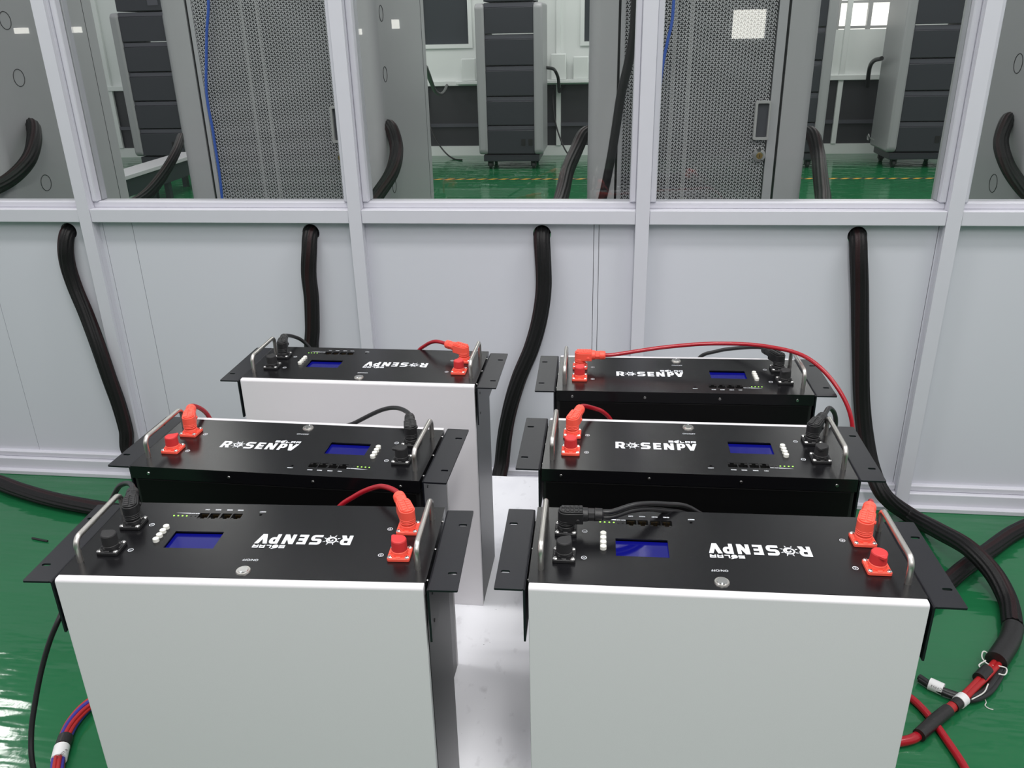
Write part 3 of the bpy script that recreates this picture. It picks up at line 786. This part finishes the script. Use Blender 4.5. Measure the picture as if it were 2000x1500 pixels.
# left hole, middle-left hole, centre hole, right hole
bundle('cable_bundle', lerp_y([(354, 266), (342, 300), (316, 345), (282, 385), (235, 412)], NF+.28, WI+.16)+through(holes[2]) +
       [Y(128, 482, OY), Y(132, 516, OY), Y(146, 560, OY), Y(168, 612, OY-.010), Y(192, 676, OY-.027), Y(214, 740, OY-.033), Y(232, 790, OY-.033), Y(246, 840, OY-.036), Y(254, 885, OY-.045), (-1.02, 2.0, .03), (-.95, 1.92, .022), (-.80, 1.88, .022)],
       lambda t: .0125+.007*min(1, t/.22), 'black sleeved cable bundle leaning to the right down the wall behind the left row')
bundle('cable_bundle', [at(755, 248, 'x', c1R-.004), at(762, 248, 'x', c1R+.01)]+lerp_y([(774, 285), (768, 330), (745, 370), (712, 408)], side_pts(c1R, [(762, 248)])[0][0]-.05, WI+.13)+through(holes[3]) +
       [Y(604, 490, OY), Y(603, 535, OY), Y(608, 580, OY), Y(610, 640, OY), Y(610, 690, OY), (holes[3]+.01, OY, .30), (holes[3]+.015, OY-.008, .16), (holes[3]+.02, OY-.034, .07), (holes[3]+.08, OY-.10, .022), (holes[3]+.20, OY-.14, .022)],
       .0195, 'black sleeved cable bundle hanging straight behind the farthest module of the left row')
bundle('cable_bundle', [Y(1148, 258, NF+.30), Y(1138, 266, NF+.27)]+lerp_y([(1127, 290), (1108, 335), (1098, 380), (1085, 414)], NF+.22, WI+.12)+through(holes[4]) +
       [Y(1060, 500, OY), Y(1062, 560, OY), Y(1054, 622, OY), Y(1038, 680, OY), Y(1015, 735, OY), Y(999, 786, OY), Y(988, 838, OY), Y(981, 900, OY), Y(979, 950, OY-.036), (-.03, OY-.08, .024), (-.02, OY-.16, .022)],
       .0205, 'black sleeved cable bundle hanging in the gap between the two rows')
floor_r = lambda px, py, z=.021: at(px, py, 'z', z)
bundle('cable_bundle', [Y(1578, 258, NF+.30), Y(1588, 266, NF+.27)]+lerp_y([(1597, 300), (1602, 340), (1607, 380), (1616, 414)], NF+.22, WI+.12)+through(holes[5]) +
       [Y(1677, 505, OY), Y(1679, 560, OY), Y(1680, 640, OY), Y(1681, 700, OY), Y(1683, 780, OY), Y(1690, 850, OY-.012), Y(1703, 915, OY-.040), Y(1725, 965, OY-.08)]+
       [floor_r(*p) for p in ((1775, 1005), (1835, 1038, .050), (1895, 1073, .070), (1940, 1120, .048), (1968, 1172), (1978, 1222))],
       .0205, 'black sleeved cable bundle curving from the wall across the green floor at right')
# end of that bundle on the floor: tape, bare red wires and black wires
t = tag(empty('wire_harness', floor_r(1930, 1330, 0)), 'opened cable end with taped red and black wires on the green floor', 'wiring harness')
def rel(pts, o): return [Vector(p)-o.location for p in pts]
def fl(pts, z=.015): return [at(px, py, 'z', z) for px, py in pts]
def tube(name, pts, r, key, parent, label=None, n=22, per=8, **kw):
    bm = bmesh.new(); sweep(bm, smooth_path(rel(pts, parent), per), r, n, **kw); o = link(name, bm, key, parent)
    if label: o['label'] = label
    return o
tube('tape_wrap', fl([(1979, 1226), (1972, 1250), (1955, 1278), (1945, 1292)], .021), .0215, 'tape_black', t, 'black tape')
tube('red_wire', fl([(1945, 1290), (1920, 1318), (1893, 1346), (1868, 1370)], .018), .0060, 'wire_red', t)
tube('red_wire', fl([(1952, 1296), (1928, 1322), (1900, 1349), (1876, 1374)], .018), .0060, 'wire_red', t)
tube('tape_band', fl([(1928, 1309), (1912, 1326)], .018), .0130, 'tape_black', t)
tube('black_wire', fl([(1962, 1290), (1945, 1322), (1922, 1350), (1890, 1362), (1855, 1353), (1820, 1338), (1795, 1322)], .012), .0065, 'black_cord', t)
tube('black_wire', fl([(1966, 1292), (1952, 1326), (1928, 1356), (1893, 1368), (1855, 1358), (1820, 1342), (1795, 1327)], .010), .0055, 'black_cord', t)
tube('paper_sleeve', fl([(1842, 1347), (1815, 1335)], .011), .0125, 'label_white', t, 'white paper label')
tube('paper_sleeve', fl([(1882, 1364), (1872, 1372)], .016), .0130, 'label_white', t, 'white paper label')
tube('red_wire', fl([(1870, 1372), (1850, 1388)], .016), .0100, 'wire_red', t)
tube('tape_band', fl([(1872, 1372), (1862, 1380)], .016), .0115, 'tape_black', t)
tube('heat_shrink', fl([(1852, 1387), (1830, 1404), (1795, 1436)], .014), .0125, 'tape_black', t, 'black shrink tube')
tube('red_cord', fl([(1797, 1434), (1782, 1443), (1755, 1449), (1700, 1452)], .010), .0090, 'red_cord', t)
for px in (([(1935, 1280), (1922, 1272), (1918, 1284), (1928, 1296), (1940, 1300)]), ([(1948, 1300), (1965, 1305), (1962, 1318), (1950, 1316)]), ([(1925, 1290), (1912, 1300), (1918, 1306), (1932, 1300)])):
    tube('white_wire', fl(px, .022), .0014, 'wire_white', t, n=8)
tube('white_wire', fl([(1898, 1366), (1922, 1352), (1930, 1336)], .020), .0013, 'wire_white', t, n=8)
lt = text_part('label_print', 'CH03', .010, Vector(at(1829, 1343, 'z', .0238))-t.location, t, 'line', width=.020, rot=(0, 0, 2.6))

def drop(hx, dx): return [Vector(p) for p in through(hx)]+[Vector((hx, OY, .60)), Vector((hx+dx*.02, OY-.004, .34)), Vector((hx+dx*.05, OY-.038, .12)), Vector((hx+dx*.12, OY-.085, .03))]
o = bundle('cable_bundle', drop(holes[6], -1)+fl([(2040, 1018), (1985, 1038), (1930, 1076), (1880, 1112), (1842, 1146), (1800, 1185), (1760, 1225)], .020), .0195, 'black cable bundle lying under the curved one on the right floor')
o = bundle('cable_bundle', drop(holes[1], 1)+fl([(-60, 930), (-15, 938), (35, 956), (105, 976), (190, 992), (280, 1004), (360, 1015)], .023), lambda t: .0195+.004*min(1, t*2), 'thick black cable bundle lying on the floor at the left edge', flat=(Vector((0, 0, 1)), .8))
# red cable on the floor at lower right
bm = bmesh.new(); sweep(bm, smooth_path(fl([(1700, 1330), (1750, 1345), (1787, 1370), (1822, 1408), (1852, 1450), (1880, 1492), (1905, 1540)], .008), 10), .0075, 16)
tag(link('floor_cable', bm, 'red_cord'), 'single red cable on the green floor at the lower right corner', 'cable')
# bundle of coloured wires at lower left
t = tag(empty('wire_harness', at(125, 1430, 'z', 0)), 'bundle of red and blue wires with white label at the lower left', 'wiring harness')
base = fl([(235, 1352), (190, 1366), (165, 1384), (140, 1414), (126, 1444), (115, 1478), (110, 1530)], .016)
for j in range(9):
    a = j*2*math.pi/8; rr = .0085 if j < 8 else 0
    P = []
    for i, p in enumerate(base):
        d = (base[min(i+1, len(base)-1)]-base[max(i-1, 0)]).normalized(); u, v = frame_of(d)
        P.append(p+(u*math.cos(a+i*.35)+v*math.sin(a+i*.35))*rr)
    tube('wire', P, .0040, 'wire_blue' if j in (1, 4, 6) else 'wire_red', t, 'blue wire' if j in (1, 4, 6) else 'red wire', n=10)
tube('tape_band', fl([(128, 1440), (122, 1458)], .016), .0138, 'tape_black', t, 'black tape')
tube('paper_sleeve', fl([(121, 1460), (115, 1484)], .016), .0142, 'label_white', t, 'white paper label')
text_part('label_print', 'CH03.8', .009, Vector(at(121, 1472, 'z', .0308))-t.location, t, 'line', width=.022, rot=(0, 0, 1.2))

# side bundles inside that leave the frame
bundle('cable_bundle', [at(58, 243, 'x', c0R-.004), at(64, 247, 'x', c0R+.012)]+lerp_y([(67, 272), (56, 312), (20, 350), (-40, 380), (-120, 410)], side_pts(c0R, [(64, 247)])[0][0]-.06, WI+.20)+[Y(-230, 470, WI+.12), Y(-300, 640, WI+.12), (Y(-330, 700, WI+.12).x, WI+.14, .02)],
       .0215, 'black cable bundle leaving the knockout of the far left cabinet')
bundle('cable_bundle', [at(1973, 232, 'x', c3L+.004), at(1967, 236, 'x', c3L-.012)]+lerp_y([(1955, 275), (1964, 315), (1984, 350), (2015, 385), (2060, 420)], side_pts(c3L, [(1967, 236)])[0][0]-.06, WI+.2)+[Y(2120, 520, WI+.14), (Y(2130, 600, WI+.14).x, WI+.15, .02)],
       .0190, 'black cable bundle leaving the knockout of the far right cabinet')
bm = bmesh.new(); sweep(bm, smooth_path([(Y(1246, -60, NF).x+.004, NF+.10, 2.09), (Y(1246, -60, NF).x+.004, NF-.03, 2.06), (Y(1246, -60, NF).x, NF-.06, 1.85)]+[Y(*p, NF-.06) for p in ((1242, 0), (1238, 60), (1228, 120), (1213, 185), (1203, 250), (1194, 305), (1182, 365), (1170, 415))]+[Y(1155, 480, NF-.08), (Y(1150, 500, NF-.1).x, NF-.1, .02)], 8), .0125, 20)
tag(link('round_cable', bm, 'black_cord'), 'smooth round black cable hanging in front of the right perforated door', 'cable')
for pts, lab in (([(408, -60), (407, 0), (404, 60), (403, 120), (403, 175), (408, 215), (414, 245), (421, 290), (430, 350), (436, 420), (440, 520)], 'thin blue cable along the left edge of the left perforated door'),
                 ([(1320, -60), (1316, 0), (1312, 45), (1304, 80), (1294, 130), (1287, 190), (1282, 250), (1270, 330), (1262, 420), (1258, 520)], 'thin blue cable along the left part of the right perforated door')):
    P = [Y(px, py, NF-.018) for px, py in pts]; P = [Vector((P[0].x, NF+.10, 2.056)), Vector((P[0].x, NF-.015, 2.05)), Vector((P[0].x, NF-.018, 1.80))]+P[1:]; P.append(Vector((P[-1].x, P[-1].y, .006)))
    bm = bmesh.new(); sweep(bm, smooth_path(P, 6), .0042, 10); tag(link('network_cable', bm, 'blue_cord'), lab, 'cable', 'blue network cables')

# ------------------------------------------------------------------ far row of battery towers
TF = at(1000, 331, 'z', 0).y
FWY = at(1000, 303, 'z', 0).y
def tower(xl, label, depth=.55):
    k = Y(1046, 150, TF).x-Y(952, 150, TF).x          # width of the dark modules
    tw = .085
    zb = at(1000, 302, 'y', TF).z; W_ = k+2*tw
    t = tag(empty('battery_tower', (xl+W_/2, TF+depth/2, 0)), label, 'battery tower', 'dark battery towers at the far side')
    y0 = -depth/2
    for s in (-1, 1):
        bm = bmesh.new(); h0, h1 = zb, at(1000, 5, 'y', TF).z
        # trim panel with rounded lower and upper front corners
        ol = [(y0-.02, h0+.03), (y0+.01, h0), (depth/2, h0), (depth/2, h1), (y0+.01, h1), (y0-.02, h1-.03)]
        x0, x1 = (-W_/2, -W_/2+tw) if s < 0 else (W_/2-tw, W_/2)
        prism(bm, ol, x0, x1, mtx=Matrix(((0, 0, 1, 0), (1, 0, 0, 0), (0, 1, 0, 0), (0, 0, 0, 1))))
        link('side_trim', bm, 'tower_trim', t, bevel=.028, seg=4, smooth=40)
    zs = [at(1000, y, 'y', TF).z for y in (301, 245, 188, 128, 66, 3)]
    zs += [zs[-1]+(zs[-1]-zs[-2])]
    for i in range(6):
        bm = bmesh.new(); g = .004
        box(bm, -k/2, k/2, y0, depth/2-.02, zs[i]+g, zs[i+1]-.045); box(bm, -k/2, k/2, y0+.012, depth/2-.02, zs[i+1]-.045, zs[i+1]-.006, mi=1)
        md = link('battery_drawer', bm, ['module_dark', 'module_edge'], t, bevel=.004)
        if i == 5:
            link('control_screen', B(k*.22, k*.45, y0-.006, y0+.002, zs[5]+.05, zs[5]+.30), 'module_edge', md)
        if i == 0:
            for x in (.10, .17): link('power_inlet', B(x, x+.04, y0-.004, y0+.001, zs[0]+.08, zs[0]+.14), 'cavity', md)
    link('base_frame', B(-W_/2+.04, W_/2-.04, y0+.015, depth/2-.03, .075, zb-.006), 'module_dark', t, bevel=.004)
    for x in (-W_/2+.10, W_/2-.10):
        for y in (y0+.07, depth/2-.09):
            bm = bmesh.new(); cyl(bm, (x-.014, y, .033), (x+.014, y, .033), .033, .033, 24)
            cyl(bm, (x-.0145, y-.004, .033), (x+.0145, y-.004, .033), .010, .010, 12, mi=1)
            box(bm, x-.026, x-.018, y-.02, y+.02, .025, .075); box(bm, x+.018, x+.026, y-.02, y+.02, .025, .075); box(bm, x-.026, x+.026, y-.03, y+.03, .068, .075)
            link('caster', bm, ['black_rubber', 'steel_bright'], t)
    bm = bmesh.new(); cyl(bm, (0.0, y0-.002, zs[2]-.02), (0, y0+.003, zs[2]-.02), .006, .005, 10)
    return t, W_
xs = [Y(931, 150, TF).x, None, None, None]
_, TW = tower(Y(931, 150, TF).x, 'dark battery tower in the middle pane, standing on casters')
tower(Y(1622, 150, TF).x-TW, 'dark battery tower mostly hidden by the right perforated cabinet')
tr, _ = tower(Y(1752, 150, TF).x, 'dark battery tower at the right, left of the plain grey cabinet')
tower(Y(236, 150, TF).x, 'dark battery tower at the left, between plain cabinet and perforated cabinet')
xs_ = tr.location.x-TW/2; em = at(1696, 268, 'x', xs_)
bm = bmesh.new(); sweep(bm, [(xs_-.001, em.y+.030*math.cos(R(90+72*k)), em.z+.030*math.sin(R(90+72*k))) for k in range(6)], .005, 6)
box(bm, xs_-.0015, xs_, em.y-.20, em.y-.06, em.z-.006, em.z+.006)
for v in bm.verts: v.co -= tr.location
link('emblem', bm, 'rail_grey', tr)['label'] = 'pale pentagon emblem with a short line of print'
# cables at the towers
def thin(px, y0, y1, r, label, pre=(), post=()):
    n = len(px)-1
    P = list(pre)+[Y(a, b, y0+(y1-y0)*i/n) for i, (a, b) in enumerate(px)]+list(post)
    bm = bmesh.new(); sweep(bm, smooth_path(P, 8), r, 12); tag(link('hanging_cable', bm, 'black_cord'), label, 'cable', 'cables at the far wall')
thin([(823, 131), (834, 140), (842, 160), (850, 178), (860, 184), (868, 178), (873, 166)], NB+.5, FWY+.01, .014, 'thick black cable looping left of the middle tower', pre=[(c1R-.10, NB-.005, Y(820, 131, NB+.4).z)])
thin([(1066, 132), (1079, 134), (1084, 138), (1090, 152), (1092, 178), (1095, 176), (1102, 166)], TF+.42, FWY+.01, .016, 'black cable coming out of the right side of the middle tower')
def floor_end(px, y): return (Y(px, 300, y).x, y, .008)
thin([(832, 172), (833, 200), (838, 238), (850, 270), (868, 296)], FWY-.02, FWY-.2, .008, 'thin black cable trailing to the floor left of the middle tower', pre=[Y(831, 168, FWY+.01)], post=[floor_end(885, FWY-.3), floor_end(902, FWY-.4)])
thin([(1080, 172), (1080, 200), (1085, 240), (1096, 275), (1106, 296)], FWY-.02, FWY-.2, .008, 'thin black cable trailing to the floor right of the middle tower', pre=[Y(1080, 168, FWY+.01)], post=[floor_end(1118, FWY-.3), floor_end(1130, FWY-.35)])
thin([(1722, 114), (1708, 118), (1700, 128), (1696, 148), (1695, 168)], TF+.30, FWY+.01, .020, 'short black cable on the left side of the right tower')

# ------------------------------------------------------------------ far wall
LZ = at(1000, 160, 'y', FWY).z
xl, xr = -7, 9
wins = []
def wall_far():
    bm = bmesh.new()
    zt = 2.6
    def P(px0, px1, py): return (Y(px0, 20, FWY).x, Y(px1, 20, FWY).x, at(1000, py, 'y', FWY).z)
    a0, a1, az = P(700, 917, 88); b0, b1, bz = P(1138, 1215, 88); c0, c1, cz = P(1632, 1780, 72); e0, e1, ez = P(225, 225, 80)
    plate(bm, rect(xl, xr, LZ, zt), [rect(a0, a1, az, zt-.2), rect(b0, b1, bz, zt-.2), rect(c0, c1, cz, zt-.2)], -(FWY+.08), -FWY)
    for v in bm.verts: v.co = to_wall @ v.co
    box(bm, xl, xr, FWY+.005, FWY+.08, 0.10, LZ, mi=1)
    struct(link('wall_far', bm, ['far_white', 'far_panel'], smooth=20))
    for i, (x0, x1, z0) in enumerate(((a0, a1, az), (b0, b1, bz))):
        w_ = struct(link('window_%d' % (6+i), B(x0, x1, FWY+.03, FWY+.04, z0, zt-.2), 'pane_dark', smooth=0))
        f = bmesh.new()
        box(f, x0-.02, x0+.02, FWY-.02, FWY+.03, z0-.02, zt-.2); box(f, x1-.02, x1+.02, FWY-.02, FWY+.03, z0-.02, zt-.2); box(f, x0+.02, x1-.02, FWY-.02, FWY+.03, z0-.02, z0+.02)
        link('window_frame', f, 'far_white', w_)
    w_ = struct(link('window_8', B(c0, c1, FWY+.05, FWY+.06, cz, zt-.2), 'outdoor', smooth=0))
    f = bmesh.new()
    for x in (c0+.03, c0+.33, c0+.75): box(f, x-.018, x+.018, FWY+.0, FWY+.05, cz, zt-.2)
    for z in (cz+.02, cz+.25, cz+.5): box(f, c0, c1, FWY+.005, FWY+.045, z-.012, z+.012)
    link('window_bars', f, 'rail_grey', w_)
    struct(link('trim_90', B(xl, xr, FWY-.045, FWY, LZ-.03, LZ+.02), 'far_white', bevel=.004))
    struct(link('trim_91', B(xl, xr, FWY-.02, FWY+.004, .30, .335), 'module_edge'))
    struct(link('baseboard_far', B(xl, xr, FWY-.02, FWY+.05, 0, .10), 'far_white'))
    for i, px in enumerate((1091, 828, 1636, 1213, 222)):
        x = Y(px, 200, FWY).x; struct(link('trim_%d' % (92+i), B(x-.025, x+.025, FWY-.03, FWY, .10, 2.6), 'far_white', bevel=.004))
wall_far()
for i, (p0, p1, pt, lab) in enumerate(((904, 932, 112, 'white box on the far ledge left of the middle tower'), (1077, 1107, 106, 'white box on the far ledge right of the middle tower'), (1120, 1150, 112, 'white box on the far ledge beside the grey cabinet edge'))):
    a, b = Y(p0, 130, FWY-.02).x, Y(p1, 130, FWY-.02).x; z1 = at(1000, pt, 'y', FWY-.02).z
    bm = B(a, b, FWY-.13, FWY-.05, LZ+.02, z1)
    # stands on a bracket shelf of the ledge
    tag(link('white_box', bm, 'far_white', bevel=.01), lab, 'box', 'white boxes on the far ledge')
struct(link('trim_98', B(Y(895, 150, FWY).x, Y(1160, 150, FWY).x, FWY-.16, FWY-.045, LZ-.01, LZ+.02), 'far_white', bevel=.004))
# black and yellow tape line on the far floor
bm = bmesh.new(); ty = at(1000, 350, 'z', 0).y
n = 90
for i in range(n):
    x = -4+i*.1; s = .05
    for mi, dx in ((0, 0), (1, .05)):
        v = [bm.verts.new(p) for p in ((x+dx, ty-.025, .0012), (x+dx+.05, ty-.025, .0012), (x+dx+.10, ty+.025, .0012), (x+dx+.05, ty+.025, .0012))]
        bm.faces.new(v).material_index = mi
M['tape_yellow'] = mat('tape_yellow', srgb(216, 160, 60), .5)
tag(link('floor_tape', bm, ['line', 'tape_yellow'], smooth=0), 'black and yellow striped tape line across the far green floor', 'floor tape')
# low bench seen behind the left pane
p0, p1 = at(255, 341, 'z', .30), at(385, 300, 'z', .30)
t = tag(empty('low_bench', (p0.x, p0.y, 0)), 'long low light grey bench on the floor behind the left pane', 'bench')
d = (p1-p0); d.z = 0; L = d.length*1.1; t.rotation_euler = (0, 0, math.atan2(d.y, d.x))
link('bench_top', B(-.9, L, 0, .22, .27, .30), 'cab_grey', t, bevel=.003)
link('apron', B(-.9, L, .02, .04, .14, .27), 'module_dark', t)
for x in (-.85, L*.5, L-.06): 
    for y in (.045, .17): link('leg', B(x, x+.05, y, y+.04, 0, .27), 'module_dark', t)

# ------------------------------------------------------------------ room behind the photographer (mirrored faintly in the glass)
RY = -4.6
bm = B(-7, 9, RY-.1, RY, 0, 2.9); struct(link('wall_front', bm, 'rear_wall'))
def mirror(px, py, y):
    a = at(px, py, 'y', WY+.048); d = (a-CP); d.y *= -1
    return a+d*((y-a.y)/d.y)
for i, (x0, y0, x1, y1) in enumerate(((1429, 18, 1497, 76), (30, 54, 54, 66), (142, 52, 158, 64), (688, 56, 706, 68), (766, 38, 779, 56))):
    a, b = mirror(x0, y1, RY+.01), mirror(x1, y0, RY+.01)
    xa, xb = sorted((a.x, b.x)); za, zb = sorted((a.z, b.z))
    struct(link('window_%d' % (20+i), B(xa, xb, RY, RY+.02, za, zb), 'window_lit', smooth=0))

# small scraps on the floor
bm = bmesh.new(); sweep(bm, smooth_path(fl([(63, 1051), (78, 1054), (93, 1057)], .003), 4), .0028, 8)
tag(link('cable_scrap', bm, 'black_cord'), 'thin black scrap on the green floor left of the nearest left module', 'scrap')
bm = bmesh.new(); sweep(bm, smooth_path(fl([(1922, 1362), (1926, 1372), (1924, 1378), (1932, 1384), (1940, 1386)], .0012), 6), .0010, 6)
tag(link('thread_scrap', bm, 'wire_white'), 'short white thread on the green floor at the right', 'scrap')
